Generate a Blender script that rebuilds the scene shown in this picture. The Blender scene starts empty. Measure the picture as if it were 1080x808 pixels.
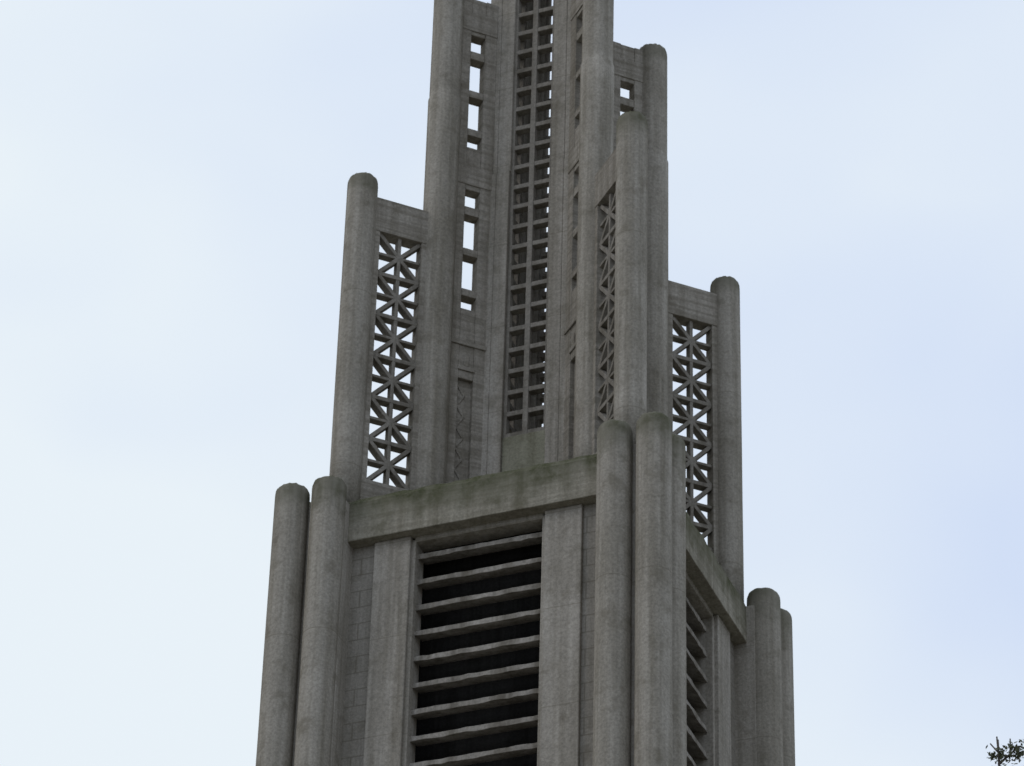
import bpy, bmesh, math, random
from mathutils import Matrix, Vector
random.seed(4)
sc=bpy.context.scene
sc.view_settings.view_transform='Standard'
sc.view_settings.look='None'
sc.view_settings.exposure=0
Z0=38.67
H=3.5; D=.736; RC=.32

# ---------------------------------------------------------------- materials
def nn(nt,t,**k):
    n=nt.nodes.new(t)
    for a,b in k.items(): setattr(n,a,b)
    return n
def concrete(name,c0,c1,moss=None,bricks=False,streak=.6,joint=0.0,bump=.3,boards=0.0):
    m=bpy.data.materials.new(name);m.use_nodes=True;nt=m.node_tree;L=nt.links
    bs=nt.nodes['Principled BSDF'];bs.inputs['Roughness'].default_value=1
    bs.inputs['Specular IOR Level'].default_value=0
    geo=nn(nt,'ShaderNodeNewGeometry');P=geo.outputs['Position']
    def noise(scale,detail=3,vec=None,rough=.6):
        n=nn(nt,'ShaderNodeTexNoise');n.inputs['Scale'].default_value=scale;n.inputs['Detail'].default_value=detail
        n.inputs['Roughness'].default_value=rough
        L.new(vec or P,n.inputs['Vector']);return n.outputs['Fac']
    def mapr(x,a,b,c,d):
        n=nn(nt,'ShaderNodeMapRange');L.new(x,n.inputs[0])
        for i,v in enumerate((a,b,c,d)): n.inputs[i+1].default_value=v
        return n.outputs[0]
    def math_(op,a,b):
        n=nn(nt,'ShaderNodeMath',operation=op)
        for i,v in enumerate((a,b)):
            if isinstance(v,(int,float)): n.inputs[i].default_value=v
            else: L.new(v,n.inputs[i])
        return n.outputs[0]
    def mix(f,a,b,bt='MIX'):
        n=nn(nt,'ShaderNodeMix',data_type='RGBA',blend_type=bt)
        if isinstance(f,(int,float)): n.inputs[0].default_value=f
        else: L.new(f,n.inputs[0])
        for i,v in ((6,a),(7,b)):
            if isinstance(v,tuple): n.inputs[i].default_value=v+(1,)
            else: L.new(v,n.inputs[i])
        return n.outputs[2]
    sm=nn(nt,'ShaderNodeMapping');sm.inputs['Scale'].default_value=(5,5,.16);L.new(P,sm.inputs[0])
    blotn=noise(2.6,4)
    big=mapr(noise(.55,2),.3,.7,0,1)
    col=mix(big,c0,c1)
    dark=(c0[0]*.54,c0[1]*.52,c0[2]*.46)
    st=mapr(noise(1.0,3,sm.outputs[0]),.4,.70,0,streak)
    col=mix(st,col,dark)
    sm2=nn(nt,'ShaderNodeMapping');sm2.inputs['Scale'].default_value=(9,9,.4);sm2.inputs['Location'].default_value=(3,7,1);L.new(P,sm2.inputs[0])
    st2=mapr(noise(1.0,1,sm2.outputs[0]),.55,.8,0,.4)
    col=mix(st2,col,tuple(min(1,v*1.2) for v in c1))
    sp=noise(20,2,None,.8)
    spv=mapr(sp,.3,.7,.80,1.20)
    cr=nn(nt,'ShaderNodeCombineColor')
    for i in range(3): L.new(spv,cr.inputs[i])
    col=mix(1.0,col,cr.outputs[0],'MULTIPLY')
    blot=mapr(blotn,.54,.70,0,.5)
    col=mix(blot,col,dark)
    sx=nn(nt,'ShaderNodeSeparateXYZ');L.new(P,sx.inputs[0]);z=sx.outputs[2]
    if joint:
        fr=math_('FRACT',math_('DIVIDE',math_('ADD',z,40.0),joint),0)
        jl=math_('LESS_THAN',fr,.020/joint)
        col=mix(math_('MULTIPLY',jl,.4),col,dark)
    if boards:
        sb=nn(nt,'ShaderNodeMapping');sb.inputs['Scale'].default_value=(.35,.35,11);L.new(P,sb.inputs[0])
        col=mix(mapr(noise(1.0,2,sb.outputs[0]),.45,.62,0,boards),col,dark)
    if moss:
        wob=math_('MULTIPLY',math_('SUBTRACT',blotn,.5),moss[2])
        q=mapr(math_('ADD',z,wob),moss[0]+Z0,moss[1]+Z0,0,1)
        f=math_('MULTIPLY',q,mapr(sp,.3,.6,.6,.95))
        col=mix(f,col,(.066,.070,.036))
    if bricks:
        cx=nn(nt,'ShaderNodeCombineXYZ')
        L.new(math_('ADD',sx.outputs[0],sx.outputs[1]),cx.inputs[0]);L.new(z,cx.inputs[1])
        bt=nn(nt,'ShaderNodeTexBrick');L.new(cx.outputs[0],bt.inputs['Vector'])
        bt.inputs['Scale'].default_value=1;bt.inputs['Brick Width'].default_value=.62;bt.inputs['Row Height'].default_value=.34
        bt.inputs['Mortar Size'].default_value=.014
        col=mix(math_('MULTIPLY',bt.outputs['Fac'],.55),col,dark)
    L.new(col,bs.inputs['Base Color'])
    b=nn(nt,'ShaderNodeBump');b.inputs['Strength'].default_value=bump;b.inputs['Distance'].default_value=.03
    L.new(noise(15,1),b.inputs['Height']);L.new(b.outputs[0],bs.inputs['Normal'])
    return m
CA=(.265,.242,.200);CB=(.360,.331,.282)
M_col=concrete('column_concrete',CA,CB,moss=(-1.0,.15,1.4),joint=3.96)
M_colo=concrete('buttress_column_concrete',CA,CB,moss=(6.7,7.6,1.1),joint=3.96)
M_coli=concrete('inner_column_concrete',CA,CB,moss=(12.3,13.2,1.0))
M_flat=concrete('wall_concrete',(.275,.251,.210),(.370,.340,.293),joint=1.98)
M_wing=concrete('wing_concrete',(.245,.222,.186),(.345,.316,.269),boards=.45)
M_lint=concrete('lintel_concrete',(.245,.226,.180),(.34,.314,.256),moss=(-1.2,-.42,1.3),boards=.3)
M_shb=concrete('shaft_block_concrete',(.215,.207,.15),(.29,.275,.21))
M_brick=concrete('block_panel_concrete',(.255,.235,.20),(.325,.30,.26),bricks=True)
M_slat=concrete('louvre_concrete',(.20,.182,.157),(.33,.304,.265),streak=.75)
M_dark=concrete('interior_painted_shade',(.022,.021,.020),(.035,.033,.03))  # near-black base colour paints in the shade of the belfry interior
M_lat=concrete('lattice_concrete',(.20,.181,.153),(.275,.252,.216))

# ---------------------------------------------------------------- mesh helpers
def box(bm,M,x0,x1,y0,y1,z0,z1):
    vs=[bm.verts.new(M@Vector((x,y,z))) for z in (z0,z1) for (x,y) in ((x0,y0),(x1,y0),(x1,y1),(x0,y1))]
    for f in ((3,2,1,0),(4,5,6,7),(0,1,5,4),(1,2,6,5),(2,3,7,6),(3,0,4,7)):
        bm.faces.new([vs[i] for i in f])
def uneven(bm,M,prof,x0,x1,nseg=14,amp=.01):
    """extrude a (y,z) profile along x with a slightly worn, uneven surface"""
    secs=[]
    for i in range(nseg+1):
        x=x0+(x1-x0)*i/nseg
        secs.append([bm.verts.new(M@Vector((x,y+random.uniform(-amp,amp)*a,z+random.uniform(-amp,amp)*a))) for y,z,a in prof])
    bm.faces.new(secs[0]);bm.faces.new(secs[-1][::-1])
    n=len(prof)
    for a,b in zip(secs,secs[1:]):
        for i in range(n):
            j=(i+1)%n;bm.faces.new((a[i],b[i],b[j],a[j]))
def bar(bm,M,p,q,w,y0,y1):
    p=Vector(p);q=Vector(q);d=(q-p).normalized();n=Vector((-d.y,d.x))*w/2
    c=[p+n,p-n,q-n,q+n]
    a=[bm.verts.new(M@Vector((v.x,y0,v.y))) for v in c];b=[bm.verts.new(M@Vector((v.x,y1,v.y))) for v in c]
    bm.faces.new(a);bm.faces.new(b[::-1])
    for i in range(4):
        j=(i+1)%4;bm.faces.new((a[i],b[i],b[j],a[j]))
def column(bm,x,y,r,z0,z1,seg=40,step=None):
    prof=[(r,z0)]
    z=z0+1.32
    while z<z1-.6:
        if step and z>step:
            prof+=[(r,step-.02),(r-.022,step)];r-=.022;step=None
        prof.append((r*(1+random.uniform(-.006,.006)),z)); z+=1.32
    prof+=[(r,z1-.2),(r*.985,z1-.13),(r*.93,z1-.075),(r*.82,z1-.035),(r*.6,z1-.01),(r*.3,z1)]
    ph=random.random()
    rings=[]
    ox=[random.uniform(-.014,.014) for _ in range(seg)]
    for k,(rr,zz) in enumerate(prof):
        top=k>len(prof)-6
        rings.append([bm.verts.new((x+rr*math.cos(2*math.pi*(i+ph)/seg),y+rr*math.sin(2*math.pi*(i+ph)/seg),zz+(ox[i] if top else 0))) for i in range(seg)])
    for a,b in zip(rings,rings[1:]):
        for i in range(seg):
            j=(i+1)%seg;f=bm.faces.new((a[i],a[j],b[j],b[i]));f.smooth=True
    f=bm.faces.new(rings[-1]);f.smooth=True
    bm.faces.new(rings[0][::-1])
def finish(bm,name,mat,parent,bevel=0.0):
    bmesh.ops.recalc_face_normals(bm,faces=bm.faces)
    me=bpy.data.meshes.new(name);bm.to_mesh(me);bm.free()
    ob=bpy.data.objects.new(name,me);sc.collection.objects.link(ob)
    me.materials.append(mat);ob.parent=parent
    if bevel:
        b=ob.modifiers.new('b','BEVEL');b.width=bevel;b.segments=2;b.limit_method='ANGLE';b.angle_limit=math.radians(40)
    return ob
T=bpy.data.objects.new('church_tower',None);sc.collection.objects.link(T)
R4=[Matrix.Translation((0,0,Z0))@Matrix.Rotation(math.radians(90*k),4,'Z') for k in range(4)]

# ---------------------------------------------------------------- belfry stage
bm=bmesh.new()
for sx_ in (-1,1):
    for sy_ in (-1,1):
        for (dx,dy) in ((0,0),(D,0),(0,D)):
            column(bm,sx_*(H-dx),sy_*(H-dy),RC,.3,Z0-.13+random.uniform(-.03,.02))
finish(bm,'corner_columns',M_col,T)
LB=-1.36
OB=-9.2
HO=1.29
PO=2.0
VL,VP,VS,VV=-.24,-.42,-.50,-.62
bm=bmesh.new()
for M in R4:
    uneven(bm,M,[(-(H+VL),LB,.3),(-(H+VL),-.56,1),(-(H+VL-.06),-.45,1.4),(-(H+VL-.2),-.37,1.6),(-(H+VL-.4),-.34,1),(-2.6,-.34,0),(-2.6,LB,0)],-2.62,2.62,26,.014)
finish(bm,'lintel_band',M_lint,T,.015)
bm=bmesh.new();bb=bmesh.new();bs_=bmesh.new()
for M in R4:
    for s in (-1,1):
        a,b=sorted((s*HO,s*PO))
        box(bm,M,a,b,-(H+VP),-2.55,OB,LB-.003)
        a,b=sorted((s*(PO+.002),s*2.7))
        box(bb,M,a,b,-(H+VS),-2.55,OB,LB-.003)
        a,b=sorted((s*(HO-.075),s*(HO+.05)))
        box(bm,M,a,b,-(H+VP-.08),-2.6,OB,LB-.05)
    box(bm,M,-HO+.05,HO-.05,-(H+VP-.08),-2.6,LB-.1,LB+.05)
    box(bm,M,-2.72,2.72,-(H+VP+.04),-2.5,OB-.9,OB-.003)
    box(bb,M,-2.7,2.7,-(H+VS),-2.5,-38.2,OB-.903)
    for s in (-1,1):
        a,b=sorted((s*HO,s*PO)); box(bm,M,a,b,-(H+VP),-2.9,-38.2,OB-.906)
    z=LB-.40
    while z>OB:
        t=.10;y0=-(H+VV);y1=-2.50
        uneven(bs_,M,[(y0,z,1),(y0,z+t,.6),(y1,z+t+.10,0),(y1,z+.10,0)],-HO+.06,HO-.06,16,.012)
        z-=.535
finish(bm,'belfry_pilasters',M_flat,T,.02)
finish(bb,'block_panels',M_brick,T)
finish(bs_,'louvre_slats',M_slat,T,.008)
bm=bmesh.new()
for sx_ in (-1,1):
    for sy_ in (-1,1):
        xs=sorted((sx_*2.45,sx_*3.42));ys=sorted((sy_*2.45,sy_*3.42))
        box(bm,Matrix.Translation((0,0,Z0)),xs[0],xs[1],ys[0],ys[1],-38.2,-.55)
finish(bm,'corner_piers',M_flat,T,.02)
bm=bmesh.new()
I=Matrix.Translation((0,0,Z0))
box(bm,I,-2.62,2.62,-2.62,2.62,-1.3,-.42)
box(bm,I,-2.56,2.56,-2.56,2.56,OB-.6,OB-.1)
box(bm,I,-2.1,2.1,-2.1,2.1,OB-.1,-1.3)  # added solid core: blocks light and keeps the louvre gaps dark
finish(bm,'belfry_slabs_and_dark_core',M_dark,T)

# ---------------------------------------------------------------- upper stage
S1,H1,S2,H2,S3=2.79,7.39,1.63,12.90,.98
RO,RI=.30,.335
bo=bmesh.new();bi=bmesh.new()
for a in (-1,1):
    for b in (-1,1):
        column(bo,a*S1,b*S1,RO,Z0-.5,Z0+H1+random.uniform(-.02,.02))
        column(bi,a*S2,b*S2,RI,Z0-.5,Z0+H2,step=Z0+9.9)
finish(bo,'buttress_columns',M_colo,T)
finish(bi,'inner_columns',M_coli,T)
RD=[Matrix.Translation((0,0,Z0))@Matrix.Rotation(math.radians(45+90*k),4,'Z') for k in range(4)]
q2=math.sqrt(2)
xo=S1*q2-RO+.06; xi=S2*q2+RI-.06
bw=bmesh.new();bl=bmesh.new()
for M in RD:
    box(bw,M,xi,xo,-.15,.15,6.12,6.92)
    box(bw,M,xi,xo,-.15,.15,-.5,.38)
    f=.13
    box(bw,M,xi,xi+f,-.14,.14,.38,6.12)
    box(bw,M,xo-f,xo,-.14,.14,.38,6.12)
    la,lb=xi+f,xo-f
    n=6;ch=(6.12-.38)/n
    for i in range(n):
        z0=.38+i*ch;z1=z0+ch;zm=(z0+z1)/2
        bar(bl,M,(la,z0),(lb,z1),.08,-.09,.09)
        bar(bl,M,(la,z1),(lb,z0),.08,-.088,.088)
        if i: bar(bl,M,(la,z0),(lb,z0),.09,-.093,.093)
        bar(bl,M,(la,zm),(lb,zm),.06,-.083,.083)
    bar(bl,M,((la+lb)/2,.38),((la+lb)/2,6.12),.07,-.086,.086)
    xa=S3*q2-.12;xb=S2*q2-RI+.06
    cx=(S3*q2+S2*q2-RI)/2;w=.155
    holes=[]
    for top in (11.72,7.76):
        for (a,b) in ((0,.42),(.62,1.44),(1.61,2.42),(2.59,2.90)):
            holes.append((top-b,top-a))
    holes.append((.9,3.22))
    holes.sort()
    box(bw,M,xa,cx-w,-.13,.13,-.5,12.70);box(bw,M,cx+w,xb,-.13,.13,-.5,12.70)
    zc=-.5
    for a,b in holes:
        box(bw,M,cx-w,cx+w,-.12,.12,zc,a);zc=b
    box(bw,M,cx-w,cx+w,-.12,.12,zc,12.69)
    for z in (7.93,11.88):
        box(bw,M,xa,xb,-.145,.145,z-.06,z+.42)
    box(bw,M,xa,xb,-.16,.16,3.98,4.08)
    box(bw,M,cx-w-.02,cx+w+.02,-.15,.15,3.40,3.50)
    box(bw,M,cx-.05,cx+.05,-.145,.145,3.50,3.75)
    box(bw,M,cx-w-.01,cx+w+.01,-.035,.035,.85,3.25)
    z=.95;k=0
    while z<3.0:
        for sd in (-1,1):
            y=sorted((sd*.03,sd*.055))
            bar(bw,M,(cx+w*.9 if k%2 else cx-w*.1,z),(cx-w*.1 if k%2 else cx+w*.9,z+.24),.05,y[0],y[1])
        z+=.24;k+=1
finish(bw,'wing_walls',M_wing,T,.012)
finish(bl,'wing_lattice',M_lat,T,.008)

# central shaft
TOP=18.2
bp=bmesh.new();bg=bmesh.new();bx=bmesh.new()
for kk,M in enumerate(R4):
    G=.43
    for s in (-1,1):
        a,b=sorted((s*G,s*(S3-.262)))
        box(bp,M,a,b,-S3,-S3+.26,8.30,TOP)
        a,b=sorted((s*(G+.012),s*(S3-.262)))
        box(bp,M,a,b,-S3-.03,-S3+.26,-.5,8.297)
    box(bx,M,-G-.011,G+.011,-S3+.03,-S3+.25,-.5,1.93)
    z=1.93
    while z<TOP-.6:
        box(bg,M,-G,G,-S3+.07,-S3+.24,z,z+.105)
        z+=.495
    box(bg,M,-.055,.055,-S3+.055,-S3+.235,1.9,TOP-.5)
    for s in (-1,1):
        a,b=sorted((s*(G-.055),s*(G+.01)))
        box(bg,M,a,b,-S3+.06,-S3+.23,1.9,TOP-.5)
    box(bx,M,-G-.01,G+.01,-S3+.02,-S3+.25,TOP-.6,TOP-.01)
for a in (-1,1):
    for b in (-1,1):
        xs=sorted((a*(S3-.264),a*S3));ys=sorted((b*(S3-.264),b*S3))
        box(bp,I,xs[0],xs[1],ys[0],ys[1],8.30,TOP)
        xs=sorted((a*(S3-.264),a*(S3+.03)));ys=sorted((b*(S3-.264),b*(S3+.03)))
        box(bp,I,xs[0],xs[1],ys[0],ys[1],-.5,8.297)
finish(bp,'shaft_pilasters',M_flat,T,.02)
finish(bg,'shaft_grid',M_lat,T,.01)
finish(bx,'shaft_blocks',M_shb,T,.015)
bm=bmesh.new()
box(bm,I,-1.1,1.1,-1.1,1.1,TOP,TOP+.35);box(bm,I,-.75,.75,-.75,.75,TOP+.35,TOP+1.2)
box(bm,I,-.4,.4,-.4,.4,TOP+1.2,TOP+2.2)
box(bm,I,-.09,.09,-.09,.09,TOP+2.2,TOP+5.2);box(bm,I,-.8,.8,-.085,.085,TOP+4.0,TOP+4.18)
finish(bm,'spire_cap_and_cross',M_flat,T,.02)
bm=bmesh.new()
box(bm,Matrix.Identity(4),-4.4,4.4,-4.4,4.4,-.2,.45);box(bm,Matrix.Identity(4),-4.1,4.1,-4.1,4.1,.45,.8)
finish(bm,'plinth',M_flat,T,.03)

# ---------------------------------------------------------------- ground
bm=bmesh.new();bmesh.ops.create_grid(bm,x_segments=2,y_segments=2,size=3000)
gm=bpy.data.materials.new('paved_ground');gm.use_nodes=True;nt=gm.node_tree
n=nn(nt,'ShaderNodeTexNoise');n.inputs['Detail'].default_value=3
tc=nn(nt,'ShaderNodeTexCoord');nt.links.new(tc.outputs['Object'],n.inputs['Vector']);n.inputs['Scale'].default_value=.4
r=nn(nt,'ShaderNodeValToRGB');r.color_ramp.elements[0].color=(.17,.16,.13,1);r.color_ramp.elements[1].color=(.30,.28,.24,1)
nt.links.new(n.outputs['Fac'],r.inputs[0]);nt.links.new(r.outputs[0],nt.nodes['Principled BSDF'].inputs['Base Color'])
nt.nodes['Principled BSDF'].inputs['Roughness'].default_value=1
nt.nodes['Principled BSDF'].inputs['Specular IOR Level'].default_value=0
finish(bm,'ground',gm,None)

# ---------------------------------------------------------------- tree
CAM=Vector((21.56,-54.69,1.6))
tip=Vector((13.44,-20.6,21.16))
bt=bmesh.new();bf=bmesh.new()
random.seed(11)
def cone(bm,p,q,r0,r1,seg=6):
    d=(q-p).normalized();u=d.orthogonal().normalized();v=d.cross(u)
    a=[bm.verts.new(p+(u*math.cos(t)+v*math.sin(t))*r0) for t in [2*math.pi*i/seg for i in range(seg)]]
    b=[bm.verts.new(q+(u*math.cos(t)+v*math.sin(t))*r1) for t in [2*math.pi*i/seg for i in range(seg)]]
    for i in range(seg):
        j=(i+1)%seg;f=bm.faces.new((a[i],a[j],b[j],b[i]));f.smooth=True
def leafc(p,n,s):
    for _ in range(n):
        c=p+Vector([random.gauss(0,s) for _ in range(3)])
        u=Vector([random.gauss(0,1) for _ in range(3)]).normalized();v=u.orthogonal().normalized()
        l=random.uniform(.018,.034)
        bf.faces.new([bf.verts.new(c+u*l),bf.verts.new(c+v*l*.6),bf.verts.new(c-u*l),bf.verts.new(c-v*l*.6)])
def grow(p,d,L,r,lv):
    n=4
    for i in range(n):
        d2=(d+Vector([random.gauss(0,.10) for _ in range(3)])+Vector((0,0,.08))).normalized()
        q=p+d2*L/n;r2=r*(1-.17)
        cone(bt,p,q,r,r2,5 if lv>1 else 8)
        if lv<4 and i>0:
            for _ in range(2 if lv<3 else 1):
                ax=Vector([random.gauss(0,1) for _ in range(3)]).normalized()
                dd=(d2+ax*.75+Vector((0,0,.12))).normalized()
                grow(q,dd,L*random.uniform(.5,.66),r2*.55,lv+1)
        if lv>=3: leafc(q,6,.035)
        p,d,r=q,d2,r2
base=Vector((tip.x,tip.y,0))
ht=tip.z
pts=[base+Vector((.15*math.sin(t*5+1)*(1-t),.12*math.sin(t*7)*(1-t),ht*t)) for t in [i/14 for i in range(15)]]
for i in range(14):
    r0=.30*(1-i/14)**1.1+.014;r1=.30*(1-(i+1)/14)**1.1+.010
    cone(bt,pts[i],pts[i+1],r0,r1,10)
    if i>3:
        for k in range(4 if i<12 else 5):
            ang=random.uniform(0,6.28);el=random.uniform(.35,.9) if i<12 else random.uniform(.9,1.6)
            d=Vector((math.cos(ang),math.sin(ang),el)).normalized()
            left=(ht-pts[i+1].z)
            Lb=max(.30,min(4.2,left*.42+.1))
            tt=random.random()*(.4 if i>12 else .8)
            grow(pts[i].lerp(pts[i+1],tt),d,Lb,max(.014,r1*.45),2 if i<12 else 3)
# topmost twigs: an upright leader, a side shoot, and the last leaf clumps
top=pts[-1]
cone(bt,top-Vector((0,0,.2)),top+Vector((-.015,.02,.05)),.014,.009)
cone(bt,top-Vector((0,0,.16)),top+Vector((-.09,.02,-.02)),.010,.007)
cone(bt,top-Vector((.01,0,.30)),top+Vector((.22,.03,-.10)),.015,.009)
cone(bt,top+Vector((.12,.02,-.18)),top+Vector((.13,.02,.0)),.011,.008)
leafc(top+Vector((.15,.02,-.17)),90,.05);leafc(top+Vector((.24,.02,-.15)),60,.045)
leafc(top+Vector((.03,0,-.22)),60,.05);leafc(top+Vector((-.06,.02,-.18)),26,.035)
def rampmat(name,sc_,a,b):
    m=bpy.data.materials.new(name);m.use_nodes=True;nt=m.node_tree
    n=nn(nt,'ShaderNodeTexNoise');n.inputs['Scale'].default_value=sc_;r=nn(nt,'ShaderNodeValToRGB')
    r.color_ramp.elements[0].color=a+(1,);r.color_ramp.elements[1].color=b+(1,)
    nt.links.new(n.outputs['Fac'],r.inputs[0]);nt.links.new(r.outputs[0],nt.nodes['Principled BSDF'].inputs['Base Color'])
    nt.nodes['Principled BSDF'].inputs['Roughness'].default_value=.9
    return m
TR=bpy.data.objects.new('deciduous_tree',None);sc.collection.objects.link(TR)
finish(bt,'trunk_and_branches',rampmat('bark',8,(.04,.034,.028),(.12,.10,.08)),TR)
finish(bf,'foliage',rampmat('leaves',3,(.05,.06,.03),(.12,.115,.06)),TR)

# ---------------------------------------------------------------- sky & sun
w=bpy.data.worlds.new('World');sc.world=w;w.use_nodes=True;nt=w.node_tree;L=nt.links
bg=nt.nodes['Background'];bg.inputs['Strength'].default_value=.1
sky=nn(nt,'ShaderNodeTexSky',sky_type='NISHITA');sky.sun_disc=False
sun_el=math.radians(38);sun_az=math.radians(-125)
sky.sun_elevation=sun_el;sky.sun_rotation=sun_az;sky.dust_density=2.5
tc=nn(nt,'ShaderNodeTexCoord')
mp=nn(nt,'ShaderNodeMapping');mp.inputs['Scale'].default_value=(1,1,1.6);mp.inputs['Location'].default_value=(.35,.1,.2);L.new(tc.outputs['Generated'],mp.inputs[0])
n=nn(nt,'ShaderNodeTexNoise');n.inputs['Scale'].default_value=5.0;n.inputs['Detail'].default_value=3;n.inputs['Roughness'].default_value=.45
L.new(mp.outputs[0],n.inputs['Vector'])
dp=nn(nt,'ShaderNodeVectorMath',operation='DOT_PRODUCT');dp.inputs[1].default_value=(-.66,.50,.30);L.new(tc.outputs['Generated'],dp.inputs[0])
m1=nn(nt,'ShaderNodeMapRange');L.new(dp.outputs['Value'],m1.inputs[0])
for i,v in enumerate((.68,.86,0.08,1)): m1.inputs[i+1].default_value=v
m2=nn(nt,'ShaderNodeMapRange');L.new(n.outputs['Fac'],m2.inputs[0])
for i,v in enumerate((.35,.65,-.4,.45)): m2.inputs[i+1].default_value=v
ad=nn(nt,'ShaderNodeMath',operation='ADD',use_clamp=True);L.new(m1.outputs[0],ad.inputs[0]);L.new(m2.outputs[0],ad.inputs[1])
cc=nn(nt,'ShaderNodeMix',data_type='RGBA');L.new(ad.outputs[0],cc.inputs[0])
cc.inputs[6].default_value=(6.8,7.8,9.7,1);cc.inputs[7].default_value=(8.6,9.35,9.9,1)
mx=nn(nt,'ShaderNodeMix',data_type='RGBA');mx.inputs[0].default_value=.93
L.new(sky.outputs[0],mx.inputs[6]);L.new(cc.outputs[2],mx.inputs[7]);L.new(mx.outputs[2],bg.inputs[0])
sd=bpy.data.lights.new('sun','SUN');sd.energy=.5;sd.angle=math.radians(30);sd.color=(1,.92,.81)
so=bpy.data.objects.new('sun',sd);sc.collection.objects.link(so)
sv=Vector((math.sin(sun_az)*math.cos(sun_el),math.cos(sun_az)*math.cos(sun_el),math.sin(sun_el)))
so.rotation_euler=sv.to_track_quat('Z','Y').to_euler();so.location=(-60,-40,80)

# ---------------------------------------------------------------- camera
psi,phi,rho=.3859,.6063,.0292
fw=Vector((-math.sin(psi)*math.cos(phi),math.cos(psi)*math.cos(phi),math.sin(phi)))
r0=Vector((math.cos(psi),math.sin(psi),0));u0=r0.cross(fw)
rr=r0*math.cos(rho)+u0*math.sin(rho);uu=u0*math.cos(rho)-r0*math.sin(rho)
cd=bpy.data.cameras.new('camera');cd.sensor_width=36;cd.lens=3904.2/1080*36;cd.clip_end=6000
cd.dof.use_dof=True;cd.dof.focus_distance=50;cd.dof.aperture_fstop=4.5
co=bpy.data.objects.new('camera',cd);sc.collection.objects.link(co)
Mx=Matrix((rr,uu,-fw)).transposed().to_4x4();Mx.translation=CAM
co.matrix_world=Mx;sc.camera=co
